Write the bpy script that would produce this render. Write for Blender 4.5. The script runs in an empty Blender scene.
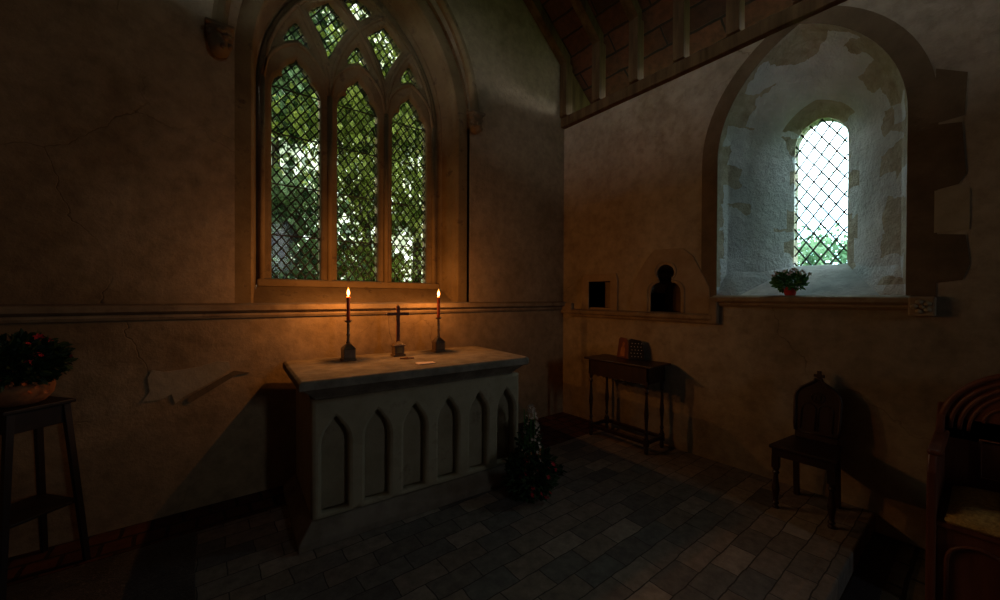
import bpy, math, random
import numpy as np
from mathutils import Vector, Matrix
C = bpy.context.scene.collection
SC = bpy.context.scene
PI = math.pi

# ------------------------------------------------------------------ camera, sky, exposure
YAW, PITCH, ROLL, FPX = 0.664, -0.0077, -0.0045, 384.14
cam = bpy.data.cameras.new('camera'); cam_o = bpy.data.objects.new('camera', cam); C.objects.link(cam_o)
cam.sensor_width = 36; cam.lens = FPX / 1000 * 36; cam.clip_start = 0.02; cam.clip_end = 300
_F = Vector((math.sin(YAW) * math.cos(PITCH), math.cos(YAW) * math.cos(PITCH), math.sin(PITCH)))
_R = Vector((math.cos(YAW), -math.sin(YAW), 0)); _U = _R.cross(_F)
_c, _s = math.cos(ROLL), math.sin(ROLL)
_X = _R * _c - _U * _s; _Y = _R * _s + _U * _c
cam_o.matrix_world = Matrix(((_X.x, _Y.x, -_F.x, 0), (_X.y, _Y.y, -_F.y, 0), (_X.z, _Y.z, -_F.z, 1.5), (0, 0, 0, 1)))
SC.camera = cam_o
SC.view_settings.view_transform = 'Standard'
SC.view_settings.look = 'None'
SC.view_settings.gamma = 1
SC.view_settings.use_curve_mapping = False
SC.view_settings.exposure = 0.0
SC.cycles.max_bounces = 10
SC.cycles.diffuse_bounces = 6
SC.cycles.transparent_max_bounces = 16
SC.cycles.sample_clamp_indirect = 3

SKY = 15
CANDLE_W = 11
world = bpy.data.worlds.new('overcast_sky'); SC.world = world; world.use_nodes = True
wn = world.node_tree; wn.nodes.clear()
_bg = wn.nodes.new('ShaderNodeBackground'); _wo = wn.nodes.new('ShaderNodeOutputWorld')
_tc = wn.nodes.new('ShaderNodeTexCoord'); _nz = wn.nodes.new('ShaderNodeTexNoise'); _cr = wn.nodes.new('ShaderNodeValToRGB')
_nz.inputs['Scale'].default_value = 2.5; _nz.inputs['Detail'].default_value = 3
_cr.color_ramp.elements[0].position = .3; _cr.color_ramp.elements[0].color = (.66, .84, 1.0, 1)
_cr.color_ramp.elements[1].position = .7; _cr.color_ramp.elements[1].color = (.92, .97, 1.0, 1)
wn.links.new(_tc.outputs['Generated'], _nz.inputs['Vector']); wn.links.new(_nz.outputs['Fac'], _cr.inputs['Fac'])
wn.links.new(_cr.outputs['Color'], _bg.inputs['Color']); wn.links.new(_bg.outputs['Background'], _wo.inputs['Surface'])
_bg.inputs['Strength'].default_value = SKY

def portal(name, loc, direction, w, h):
    l = bpy.data.lights.new(name, 'AREA'); l.shape = 'RECTANGLE'; l.size = w; l.size_y = h; l.cycles.is_portal = True
    o = bpy.data.objects.new(name, l); C.objects.link(o); o.location = loc
    o.rotation_euler = Vector(direction).to_track_quat('-Z', 'Y').to_euler()
    return o
YE, XS = 3.433, 3.735           # inner faces of the east and south walls
XN, YW = -1.30, -6.0            # north and west walls
portal('daylight_portal', (1.2, 3.97, 3.0), (0, -1, 0), 1.8, 3.3)
portal('daylight_portal', (4.47, .953, 2.45), (-1, 0, 0), .5, 1.5)
WESTW = (2.0, .24, 2.3, 3.5)    # centre X, half width, bottom, spring of the west window
portal('daylight_portal', (WESTW[0], YW - .35, 3.2), (0, 1, 0), .6, 1.7)

# ------------------------------------------------------------------ helpers
def link(o, parent=None):
    C.objects.link(o)
    if parent: o.parent = parent
    return o
def mesh_obj(name, V, F, mat, parent=None, smooth=False, bevel=0, loc=None, seg=2):
    me = bpy.data.meshes.new(name); me.from_pydata([tuple(v) for v in V], [], F); me.update()
    if mat: me.materials.append(mat)
    if smooth:
        for p in me.polygons: p.use_smooth = True
    o = bpy.data.objects.new(name, me); link(o, parent)
    if loc: o.location = loc
    if bevel:
        m = o.modifiers.new('bevel', 'BEVEL'); m.width = bevel; m.segments = seg; m.limit_method = 'ANGLE'; m.angle_limit = .6
    return o
class MB:
    def __init__(s): s.V = []; s.F = []
    def add(s, V, F):
        n = len(s.V); s.V += [tuple(v) for v in V]; s.F += [tuple(i + n for i in f) for f in F]; return s
    def box(s, x0, x1, y0, y1, z0, z1, M=None):
        V = [Vector((x, y, z)) for x in (x0, x1) for y in (y0, y1) for z in (z0, z1)]
        if M: V = [M @ v for v in V]
        return s.add(V, [(0, 1, 3, 2), (4, 6, 7, 5), (0, 4, 5, 1), (2, 3, 7, 6), (0, 2, 6, 4), (1, 5, 7, 3)])
    def frustum(s, c0, a0, b0, c1, a1, b1):
        # rectangle half sizes a,b about centre c0 (bottom) and c1 (top)
        V = []
        for c, a, b in ((c0, a0, b0), (c1, a1, b1)):
            V += [(c[0] - a, c[1] - b, c[2]), (c[0] + a, c[1] - b, c[2]), (c[0] + a, c[1] + b, c[2]), (c[0] - a, c[1] + b, c[2])]
        return s.add(V, [(3, 2, 1, 0), (4, 5, 6, 7), (0, 1, 5, 4), (1, 2, 6, 5), (2, 3, 7, 6), (3, 0, 4, 7)])
    def lathe(s, prof, c=(0, 0, 0), n=20):
        V = []; F = []
        for r, z in prof:
            for k in range(n):
                a = 2 * PI * k / n; V.append((c[0] + r * math.cos(a), c[1] + r * math.sin(a), c[2] + z))
        m = len(prof)
        for i in range(m - 1):
            for k in range(n):
                F.append((i * n + k, i * n + (k + 1) % n, (i + 1) * n + (k + 1) % n, (i + 1) * n + k))
        F.append(tuple(range(n))[::-1]); F.append(tuple((m - 1) * n + k for k in range(n)))
        return s.add(V, F)
    def tube(s, pts, r, n=8, r1=None):
        pts = [Vector(p) for p in pts]; V = []; F = []
        t0 = (pts[1] - pts[0]).normalized(); up = Vector((0, 0, 1)) if abs(t0.z) < .9 else Vector((1, 0, 0))
        a = t0.cross(up).normalized()
        for i, p in enumerate(pts):
            t = (pts[min(i + 1, len(pts) - 1)] - pts[max(i - 1, 0)]).normalized()
            a = (a - t * a.dot(t)).normalized(); b = t.cross(a)
            rr = r if r1 is None else r + (r1 - r) * i / (len(pts) - 1)
            for k in range(n):
                w = 2 * PI * k / n + PI / n; V.append(p + (a * math.cos(w) + b * math.sin(w)) * rr)
        for i in range(len(pts) - 1):
            for k in range(n):
                F.append((i * n + k, i * n + (k + 1) % n, (i + 1) * n + (k + 1) % n, (i + 1) * n + k))
        F.append(tuple(range(n))[::-1]); F.append(tuple((len(pts) - 1) * n + k for k in range(n)))
        return s.add(V, F)
    def prism(s, poly, d0, d1, M):
        # poly in local XY extruded from z=d0 to d1, mapped by M
        n = len(poly); V = [M @ Vector((p[0], p[1], d)) for d in (d0, d1) for p in poly]
        F = [tuple(range(n))[::-1], tuple(range(n, 2 * n))] + [(i, (i + 1) % n, n + (i + 1) % n, n + i) for i in range(n)]
        return s.add(V, F)
    def build(s, name, mat, parent=None, **k): return mesh_obj(name, s.V, s.F, mat, parent, **k)
def empty(name, loc=(0, 0, 0), rz=0):
    o = bpy.data.objects.new(name, None); o.empty_display_size = .1; link(o); o.location = loc; o.rotation_euler = (0, 0, rz); return o
def tag(o, label=None, cat=None, group=None, kind=None):
    for k, v in (('label', label), ('category', cat), ('group', group), ('kind', kind)):
        if v: o[k] = v
    return o
def struct(o): o['kind'] = 'structure'; return o
# local XY plane -> world vertical planes
ME = lambda y: Matrix(((1, 0, 0, 0), (0, 0, 1, y), (0, 1, 0, 0), (0, 0, 0, 1)))      # (x,z) on an east/west facing plane; depth = +Y
MS = lambda x: Matrix(((0, 0, 1, x), (1, 0, 0, 0), (0, 1, 0, 0), (0, 0, 0, 1)))      # (y,z) on a south/north plane; depth = +X
def plate(name, outline, holes, d0, d1, M, mat, parent=None, bevel=0):
    cu = bpy.data.curves.new(name, 'CURVE'); cu.dimensions = '2D'; cu.fill_mode = 'BOTH'
    cu.extrude = (d1 - d0) / 2 - bevel; cu.bevel_depth = bevel; cu.bevel_resolution = 1; cu.offset = -bevel
    for poly in [outline] + holes:
        sp = cu.splines.new('POLY'); sp.points.add(len(poly) - 1); sp.use_cyclic_u = True
        for q, p in zip(sp.points, poly): q.co = (p[0], p[1], 0, 1)
    t = bpy.data.objects.new(name + '_tmp', cu); C.objects.link(t)
    bpy.context.view_layer.update()
    me = bpy.data.meshes.new_from_object(t.evaluated_get(bpy.context.evaluated_depsgraph_get()))
    bpy.data.objects.remove(t); bpy.data.curves.remove(cu)
    me.transform(M @ Matrix.Translation((0, 0, (d0 + d1) / 2)))
    me.materials.clear(); me.materials.append(mat); me.name = name
    if M.determinant() < 0: me.flip_normals()
    o = bpy.data.objects.new(name, me); link(o, parent); return o
def arch(c, hw, zs, R, zb, nj=8, na=16, cut=None):
    L = []
    if cut: L += [(c - hw + cut[0], zb)]
    else: L += [(c - hw, zb)]
    z1 = zb + (cut[1] if cut else .02)
    L += [(c - hw, z1 + (zs - z1) * k / nj) for k in range(nj)]
    a1 = math.acos((R - hw) / R)
    L += [(c - hw + R - R * math.cos(a1 * k / na), zs + R * math.sin(a1 * k / na)) for k in range(na + 1)]
    return L + [(2 * c - x, z) for x, z in L[-2::-1]]
def loft(rings, mat, name, parent=None, M=None, closed=False, smooth=False):
    V = []; F = []; n = len(rings[0][0])
    for poly, d in rings: V += [M @ Vector((p[0], p[1], d)) for p in poly]
    for i in range(len(rings) - 1):
        for k in range(n if closed else n - 1):
            F.append((i * n + k, i * n + (k + 1) % n, (i + 1) * n + (k + 1) % n, (i + 1) * n + k))
    return mesh_obj(name, V, F, mat, parent, smooth=smooth)

# ------------------------------------------------------------------ materials
def srgb(r, g, b):
    f = lambda v: (v / 255 / 12.92) if v <= 10 else ((v / 255 + .055) / 1.055) ** 2.4
    return (f(r), f(g), f(b), 1)
def mat(name): 
    m = bpy.data.materials.new(name); m.use_nodes = True; nt = m.node_tree; return m, nt, nt.nodes['Principled BSDF']
def N(nt, t, **k):
    n = nt.nodes.new('ShaderNode' + t)
    for a, v in k.items():
        if a in n.inputs.keys(): n.inputs[a].default_value = v
        else: setattr(n, a, v)
    return n
def ramp(nt, fac, stops):
    r = nt.nodes.new('ShaderNodeValToRGB'); e = r.color_ramp.elements
    while len(e) < len(stops): e.new(.5)
    for q, (p, c) in zip(e, stops): q.position = p; q.color = c if len(c) == 4 else (*c, 1)
    nt.links.new(fac, r.inputs['Fac']); return r.outputs['Color']
def mix(nt, fac, a, b, mode='MIX'):
    m = nt.nodes.new('ShaderNodeMix'); m.data_type = 'RGBA'; m.blend_type = mode
    for s, v in ((m.inputs[0], fac), (m.inputs[6], a), (m.inputs[7], b)):
        if hasattr(v, 'node'): nt.links.new(v, s)
        else: s.default_value = v
    return m.outputs[2]
def mottled(name, c1, c2, scale=3, rough=.9, bump=.3, bscale=25, dist=.01, c3=None, s3=8, spec=.2, stretch=(1, 1, 1)):
    m, nt, b = mat(name)
    tc = N(nt, 'TexCoord'); mp = N(nt, 'Mapping'); mp.inputs['Scale'].default_value = stretch
    nt.links.new(tc.outputs['Object'], mp.inputs['Vector'])
    n1 = N(nt, 'TexNoise', Scale=scale, Detail=6.0, Roughness=.6); n2 = N(nt, 'TexNoise', Scale=bscale, Detail=5.0, Roughness=.65)
    for n in (n1, n2): nt.links.new(mp.outputs[0], n.inputs['Vector'])
    col = ramp(nt, n1.outputs['Fac'], [(.35, c1), (.65, c2)])
    if c3:
        n3 = N(nt, 'TexNoise', Scale=s3, Detail=8.0, Roughness=.7); nt.links.new(mp.outputs[0], n3.inputs['Vector'])
        f = ramp(nt, n3.outputs['Fac'], [(.55, (0, 0, 0, 1)), (.68, (1, 1, 1, 1))]); col = mix(nt, f, col, c3)
    nt.links.new(col, b.inputs['Base Color']); b.inputs['Roughness'].default_value = rough
    b.inputs['Specular IOR Level'].default_value = spec
    bp = N(nt, 'Bump', Strength=bump, Distance=dist); nt.links.new(n2.outputs['Fac'], bp.inputs['Height']); nt.links.new(bp.outputs[0], b.inputs['Normal'])
    return m
def plaster_mat(name, c1, c2, c3, crack=True):
    m, nt, b = mat(name); tc = N(nt, 'TexCoord'); O = tc.outputs['Object']
    n1 = N(nt, 'TexNoise', Scale=1.3, Detail=8.0, Roughness=.62); n2 = N(nt, 'TexNoise', Scale=9.0, Detail=9.0, Roughness=.68)
    n3 = N(nt, 'TexNoise', Scale=.55, Detail=4.0, Roughness=.6); n4 = N(nt, 'TexNoise', Scale=40.0, Detail=4.0)
    for n in (n1, n2, n3, n4): nt.links.new(O, n.inputs['Vector'])
    col = ramp(nt, n1.outputs['Fac'], [(.3, c1), (.7, c2)])
    f3 = ramp(nt, n3.outputs['Fac'], [(.5, (0, 0, 0, 1)), (.62, (.6, .6, .6, 1))]); col = mix(nt, f3, col, c3)
    g = ramp(nt, n2.outputs['Fac'], [(.3, (.72, .72, .72, 1)), (.6, (1.1, 1.1, 1.1, 1))]); col = mix(nt, 1.0, col, g, 'MULTIPLY')
    h = N(nt, 'Math', operation='ADD'); nt.links.new(n2.outputs['Fac'], h.inputs[0])
    k = N(nt, 'Math', operation='MULTIPLY'); nt.links.new(n4.outputs['Fac'], k.inputs[0]); k.inputs[1].default_value = .25
    nt.links.new(k.outputs[0], h.inputs[1]); H = h.outputs[0]
    if crack:
        wv = N(nt, 'TexNoise', Scale=2.2, Detail=5.0); nt.links.new(O, wv.inputs['Vector'])
        vm = N(nt, 'VectorMath', operation='MULTIPLY_ADD'); nt.links.new(wv.outputs['Color'], vm.inputs[0]); vm.inputs[1].default_value = (.5, .5, .5); nt.links.new(O, vm.inputs[2])
        vo = N(nt, 'TexVoronoi', feature='DISTANCE_TO_EDGE', Scale=.75); nt.links.new(vm.outputs[0], vo.inputs['Vector'])
        cf = ramp(nt, vo.outputs['Distance'], [(0, (1, 1, 1, 1)), (.0028, (0, 0, 0, 1))])
        km = ramp(nt, n3.outputs['Fac'], [(.50, (0, 0, 0, 1)), (.60, (1, 1, 1, 1))]); cf = mix(nt, 1.0, cf, km, 'MULTIPLY')
        col = mix(nt, cf, col, (c3[0] * .8, c3[1] * .8, c3[2] * .8, 1))
        s = N(nt, 'Math', operation='MULTIPLY_ADD'); nt.links.new(cf, s.inputs[0]); s.inputs[1].default_value = -.35; nt.links.new(H, s.inputs[2]); H = s.outputs[0]
    nt.links.new(col, b.inputs['Base Color']); b.inputs['Roughness'].default_value = .95; b.inputs['Specular IOR Level'].default_value = .1
    bp = N(nt, 'Bump', Strength=.45, Distance=.02); nt.links.new(H, bp.inputs['Height']); nt.links.new(bp.outputs[0], b.inputs['Normal'])
    return m
def paver_mat(name, cols, bw, bh, mortar, rot=0, rough=.75, bump=.5, spec=.25, msize=.012, plane='XY'):
    m, nt, b = mat(name); tc = N(nt, 'TexCoord'); mp = N(nt, 'Mapping')
    if plane == 'YZ': mp.inputs['Rotation'].default_value = (PI / 2, 0, PI / 2)
    else: mp.inputs['Rotation'].default_value = (0, 0, rot)
    nt.links.new(tc.outputs['Object'], mp.inputs['Vector'])
    wz = N(nt, 'TexNoise', Scale=6.0, Detail=3.0); nt.links.new(mp.outputs[0], wz.inputs['Vector'])
    vm = N(nt, 'VectorMath', operation='MULTIPLY_ADD'); nt.links.new(wz.outputs['Color'], vm.inputs[0]); vm.inputs[1].default_value = (.03, .03, 0); nt.links.new(mp.outputs[0], vm.inputs[2])
    br = N(nt, 'TexBrick', Scale=1.0); br.inputs['Brick Width'].default_value = bw; br.inputs['Row Height'].default_value = bh
    br.inputs['Mortar Size'].default_value = msize; br.inputs['Mortar Smooth'].default_value = .3; br.inputs['Bias'].default_value = 0
    br.inputs['Color1'].default_value = (0, 0, 0, 1); br.inputs['Color2'].default_value = (1, 1, 1, 1); br.inputs['Mortar'].default_value = (.5, .5, .5, 1)
    nt.links.new(vm.outputs[0], br.inputs['Vector'])
    col = ramp(nt, br.outputs['Color'], [(i / (len(cols) - 1), c) for i, c in enumerate(cols)])
    n2 = N(nt, 'TexNoise', Scale=14.0, Detail=7.0, Roughness=.7); nt.links.new(mp.outputs[0], n2.inputs['Vector'])
    g = ramp(nt, n2.outputs['Fac'], [(.3, (.6, .6, .6, 1)), (.65, (1.15, 1.15, 1.15, 1))]); col = mix(nt, 1.0, col, g, 'MULTIPLY')
    col = mix(nt, br.outputs['Fac'], col, mortar)
    nt.links.new(col, b.inputs['Base Color']); b.inputs['Roughness'].default_value = rough; b.inputs['Specular IOR Level'].default_value = spec
    h = N(nt, 'Math', operation='MULTIPLY_ADD'); nt.links.new(br.outputs['Fac'], h.inputs[0]); h.inputs[1].default_value = -1.6; nt.links.new(n2.outputs['Fac'], h.inputs[2])
    bp = N(nt, 'Bump', Strength=bump, Distance=.008); nt.links.new(h.outputs[0], bp.inputs['Height']); nt.links.new(bp.outputs[0], b.inputs['Normal'])
    return m
def wood(name, c1, c2, axis='Z', rough=.45, spec=.4, sc=14):
    st = {'X': (.12, 1, 1), 'Y': (1, .12, 1), 'Z': (1, 1, .12)}[axis]
    return mottled(name, c1, c2, scale=sc, rough=rough, bump=.25, bscale=45, dist=.003, spec=spec, stretch=st)
def emit(name, col, s, alpha=None):
    m = bpy.data.materials.new(name); m.use_nodes = True; nt = m.node_tree; nt.nodes.clear()
    o = N(nt, 'OutputMaterial'); e = N(nt, 'Emission', Color=col, Strength=s)
    if alpha is None: nt.links.new(e.outputs[0], o.inputs['Surface'])
    else:
        t = N(nt, 'BsdfTransparent'); a = N(nt, 'AddShader'); nt.links.new(e.outputs[0], a.inputs[0]); nt.links.new(t.outputs[0], a.inputs[1]); nt.links.new(a.outputs[0], o.inputs['Surface'])
    return m
def leaded_glass(name, w, h, plane, cols):
    # each diamond quarry of old glass has its own tint
    m = bpy.data.materials.new(name); m.use_nodes = True; nt = m.node_tree; nt.nodes.clear()
    o = N(nt, 'OutputMaterial'); tc = N(nt, 'TexCoord'); sp = N(nt, 'SeparateXYZ'); nt.links.new(tc.outputs['Object'], sp.inputs[0])
    def M_(op, a, b=None):
        n = N(nt, 'Math', operation=op)
        for i, v in enumerate((a, b)):
            if v is None: continue
            if hasattr(v, 'node'): nt.links.new(v, n.inputs[i])
            else: n.inputs[i].default_value = v
        return n.outputs[0]
    hx = M_('DIVIDE', sp.outputs[0 if plane == 'X' else 1], w); hz = M_('DIVIDE', sp.outputs[2], h)
    u = M_('FLOOR', M_('ADD', hx, hz)); v = M_('FLOOR', M_('SUBTRACT', hx, hz))
    cb = N(nt, 'CombineXYZ'); nt.links.new(u, cb.inputs[0]); nt.links.new(v, cb.inputs[1])
    wn_ = N(nt, 'TexWhiteNoise', noise_dimensions='3D'); nt.links.new(cb.outputs[0], wn_.inputs['Vector'])
    col = ramp(nt, wn_.outputs['Value'], cols)
    t = N(nt, 'BsdfTransparent'); nt.links.new(col, t.inputs['Color'])
    g = N(nt, 'BsdfGlossy', Roughness=.08); 
    mx = N(nt, 'MixShader'); mx.inputs[0].default_value = .012; nt.links.new(t.outputs[0], mx.inputs[1]); nt.links.new(g.outputs[0], mx.inputs[2])
    nt.links.new(mx.outputs[0], o.inputs['Surface']); return m

P_wall = plaster_mat('plaster_wall', (.225, .155, .082, 1), (.35, .255, .15, 1), (.15, .095, .045, 1))
P_south = plaster_mat('plaster_south', (.27, .215, .145, 1), (.40, .33, .235, 1), (.18, .13, .075, 1))
P_white = plaster_mat('plaster_limewash', (.50, .50, .47, 1), (.64, .64, .61, 1), (.38, .36, .3, 1), crack=False)
S_win = mottled('window_stone', (.13, .085, .035, 1), (.215, .15, .07, 1), 4, bump=.35, c3=(.09, .055, .025, 1))
S_str = mottled('string_stone', (.20, .14, .08, 1), (.30, .22, .13, 1), 6, bump=.4, c3=(.18, .12, .07, 1))
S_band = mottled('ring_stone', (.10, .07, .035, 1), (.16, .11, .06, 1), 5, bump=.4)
S_quoin = mottled('quoin_stone', (.26, .21, .13, 1), (.36, .30, .2, 1), 6, bump=.4)
S_niche = mottled('niche_stone', (.24, .17, .10, 1), (.33, .25, .16, 1), 5, bump=.4)
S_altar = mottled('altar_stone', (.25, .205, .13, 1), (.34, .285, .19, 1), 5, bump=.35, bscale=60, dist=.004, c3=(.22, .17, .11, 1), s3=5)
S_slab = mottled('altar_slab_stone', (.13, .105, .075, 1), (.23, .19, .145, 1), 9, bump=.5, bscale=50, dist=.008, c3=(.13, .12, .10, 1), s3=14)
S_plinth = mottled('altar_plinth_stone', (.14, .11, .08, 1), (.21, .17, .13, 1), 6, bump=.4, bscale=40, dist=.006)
F_pav = paver_mat('floor_pavers', [(.10, .095, .09, 1), (.25, .195, .15, 1), (.15, .14, .125, 1), (.20, .155, .12, 1), (.32, .265, .21, 1)], .27, .14, (.05, .042, .034, 1), msize=.0035)
F_red = paver_mat('red_floor_tiles', [(.06, .022, .012, 1), (.09, .034, .018, 1), (.045, .02, .013, 1)], .15, .15, (.02, .012, .008, 1))
F_low = paver_mat('lower_floor_tiles', [(.11, .085, .055, 1), (.17, .135, .09, 1)], .3, .15, (.03, .025, .018, 1))
F_dark = mottled('black_ledger_stone', (.02, .02, .022, 1), (.05, .05, .055, 1), 8, rough=.35, bump=1, bscale=90, dist=.01, c3=(.16, .16, .16, 1), s3=60, spec=.6)
R_tile = paver_mat('roof_boards', [(.06, .02, .009, 1), (.10, .034, .014, 1), (.04, .015, .007, 1)], 1.1, .17, (.02, .01, .006, 1), msize=.012)
W_roof = wood('roof_oak', (.06, .032, .013, 1), (.12, .072, .03, 1), 'Z', rough=.8, spec=.1, sc=9)
W_dark = wood('dark_oak', (.020, .009, .006, 1), (.038, .016, .010, 1), 'Z', rough=.4)
W_black = wood('black_painted_wood', (.007, .005, .004, 1), (.013, .009, .008, 1), 'Z', rough=.45)
W_red = wood('mahogany', (.11, .034, .018, 1), (.19, .065, .032, 1), 'Z', rough=.4)
M_lead = mottled('lead', (.012, .012, .013, 1), (.028, .028, .03, 1), 10, rough=.6)
M_iron = mottled('wrought_iron', (.02, .018, .016, 1), (.045, .04, .035, 1), 10, rough=.5)
M_brass = mottled('dark_brass', (.08, .045, .02, 1), (.14, .085, .04, 1), 20, rough=.35, spec=.6)
M_wax = mottled('red_wax', (.45, .06, .02, 1), (.55, .09, .03, 1), 20, rough=.4)
M_terra = mottled('terracotta', (.20, .085, .035, 1), (.30, .13, .055, 1), 12, rough=.7, c3=(.10, .05, .03, 1))
M_redpot = mottled('red_pot', (.40, .03, .02, 1), (.5, .05, .03, 1), 12, rough=.5)
M_paper = mottled('paper', (.75, .55, .42, 1), (.82, .62, .5, 1), 12, rough=.8)
M_cush = mottled('woven_cushion', (.34, .22, .07, 1), (.60, .42, .14, 1), 60, rough=.9, bump=.8, bscale=120)
M_leaf = mottled('leaf_dark', (.008, .02, .006, 1), (.022, .05, .014, 1), 30, rough=.5)
M_leafm = mottled('leaf_mixed', (.014, .04, .012, 1), (.06, .10, .035, 1), 18, rough=.5)
M_leafg = mottled('leaf_fresh', (.04, .14, .03, 1), (.08, .24, .05, 1), 30, rough=.5)
M_pale = mottled('pale_bloom', (.34, .27, .2, 1), (.5, .4, .32, 1), 30, rough=.8)
M_redf = mottled('red_bloom', (.30, .01, .02, 1), (.45, .03, .04, 1), 30, rough=.7)
M_orf = mottled('orange_bloom', (.40, .10, .03, 1), (.5, .2, .08, 1), 30, rough=.7)
M_white = mottled('white_bloom', (.6, .6, .58, 1), (.75, .75, .72, 1), 30, rough=.7)
M_bark = mottled('bark', (.018, .014, .01, 1), (.04, .03, .02, 1), 8, bump=.8)
M_grass = mottled('grass', (.06, .12, .03, 1), (.12, .2, .05, 1), 3, bump=.8)
def leaf_out(name, c1, c2):
    m = mottled(name, c1, c2, .9, rough=.6); nt = m.node_tree; b = nt.nodes['Principled BSDF']
    tr = N(nt, 'BsdfTranslucent'); src = b.inputs['Base Color'].links[0].from_socket; nt.links.new(src, tr.inputs['Color'])
    mx = N(nt, 'MixShader'); mx.inputs[0].default_value = .45; o = [n for n in nt.nodes if n.type == 'OUTPUT_MATERIAL'][0]
    nt.links.new(b.outputs[0], mx.inputs[1]); nt.links.new(tr.outputs[0], mx.inputs[2]); nt.links.new(mx.outputs[0], o.inputs['Surface']); return m
L_a = leaf_out('tree_leaf_green', (.13, .18, .03, 1), (.32, .36, .09, 1))
L_b = leaf_out('tree_leaf_yellow', (.18, .21, .04, 1), (.36, .33, .13, 1))
L_c = leaf_out('tree_leaf_blue', (.08, .15, .07, 1), (.20, .29, .16, 1))

# ------------------------------------------------------------------ room shell
rng = random.Random(7)
def box_obj(name, x0, x1, y0, y1, z0, z1, m, parent=None, bevel=0):
    return MB().box(x0, x1, y0, y1, z0, z1).build(name, m, parent, bevel=bevel)
STEP = .50; LOW = -.14
struct(box_obj('floor', XN, XS, STEP, YE, -.3, 0, F_pav))
struct(box_obj('floor_nave', XN, XS, YW, STEP, -.4, LOW, F_low))
struct(box_obj('trim_1', XN, XS, STEP - .012, STEP + .10, -.13, .004, F_pav, bevel=.01))       # nosing of the chancel step
struct(box_obj('trim_2', XN, XS, .36, STEP - .012, LOW, LOW + .004, F_dark))
struct(box_obj('trim_3', XN, XS, 3.10, YE, 0, .004, F_red))
struct(box_obj('trim_4', 2.22, XS, 2.72, 3.10, 0, .004, F_red))
tag(box_obj('ledger_slab', XN + .01, -.02, 2.25, 3.09, 0, .006, F_dark), 'black speckled ledger stone set in the floor beside the tall plant stand', 'floor slab')

ZPL = 3.74; SL = .82; ZK = 4.44; CX = 1.22
def zr(x): return ZK + .16 + SL * (XS - .06 - abs(x - CX) - CX)      # underside of roof covering, symmetric about CX
XR, XL = XS + .72, 2 * CX - XS - .72
# east window geometry
EC = 1.235; W0 = arch(EC, 1.03, 3.30, 1.56, 1.415)
gable = [(XL, -.3), (XR, -.3), (XR, zr(XR) + .1), (CX, zr(CX) + .1), (XL, zr(XL) + .1)]
struct(plate('wall_east', gable, [W0], 0, .62, ME(YE), P_wall))
# south wall with openings for the lancet, the aumbry and the piscina
SCN = .952; S0 = arch(SCN, .598, 2.75, 1.0, 1.52)
def circ(cx, cz, r, a0, a1, n=8): return [(cx + r * math.cos(math.radians(a0 + (a1 - a0) * k / n)), cz + r * math.sin(math.radians(a0 + (a1 - a0) * k / n))) for k in range(n + 1)]
AUM = [(2.70, 1.36), (3.01, 1.36), (3.01, 1.69), (2.70, 1.69)]
TRE = [(1.88, 1.355), (1.88, 1.55)] + circ(1.955, 1.555, .075, 0, 0, 1)[:0] + [(1.885, 1.59), (1.905, 1.625), (1.94, 1.648), (1.975, 1.655)] + circ(2.04, 1.745, .092, 228, -48, 14) + [(2.105, 1.655), (2.14, 1.648), (2.175, 1.625), (2.195, 1.59), (2.20, 1.55), (2.20, 1.355)]
struct(plate('wall_south', [(YW, -.5), (YE + .1, -.5), (YE + .1, ZPL), (YW, ZPL)], [S0, AUM, TRE], 0, .72, MS(XS), P_south))
struct(box_obj('wall_north', XN - .6, XN, YW - .6, YE + .3, -.5, ZPL, P_wall))
WW = arch(WESTW[0], WESTW[1], WESTW[3], .36, WESTW[2])
struct(plate('wall_west', gable, [WW], -.6, 0, ME(YW), P_wall))
# roof covering: two slopes
RV = []
for sgn in (1, -1):
    xe = CX + sgn * (XR - CX + .05)
    pts = [(CX - sgn * .02, zr(CX)), (xe, zr(xe))]
    mb = MB(); V = []
    for (x, z) in pts:
        for y in (YW - .7, YE + .7):
            V += [(x, y, z), (x, y, z + .06)]
    mb.add(V, [(0, 2, 6, 4), (1, 5, 7, 3), (0, 1, 3, 2), (4, 6, 7, 5), (0, 4, 5, 1), (2, 3, 7, 6)])
    o = mb.build('ceiling', None); o.data.materials.append(R_tile); struct(o)
# orient boards of the roof texture along Y: rotate texture mapping
for n in R_tile.node_tree.nodes:
    if n.type == 'MAPPING': n.inputs['Rotation'].default_value = (0, 0, PI / 2)

struct(MB().prism([(XS - .01, 3.70), (XR, 3.70), (XR, zr(XR)), (XS - .01, zr(XS - .01))], -.03, .0, ME(YE)).build('trim_20', W_roof))  # added dark board over the gable end, standing in for shade behind the posts
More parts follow.
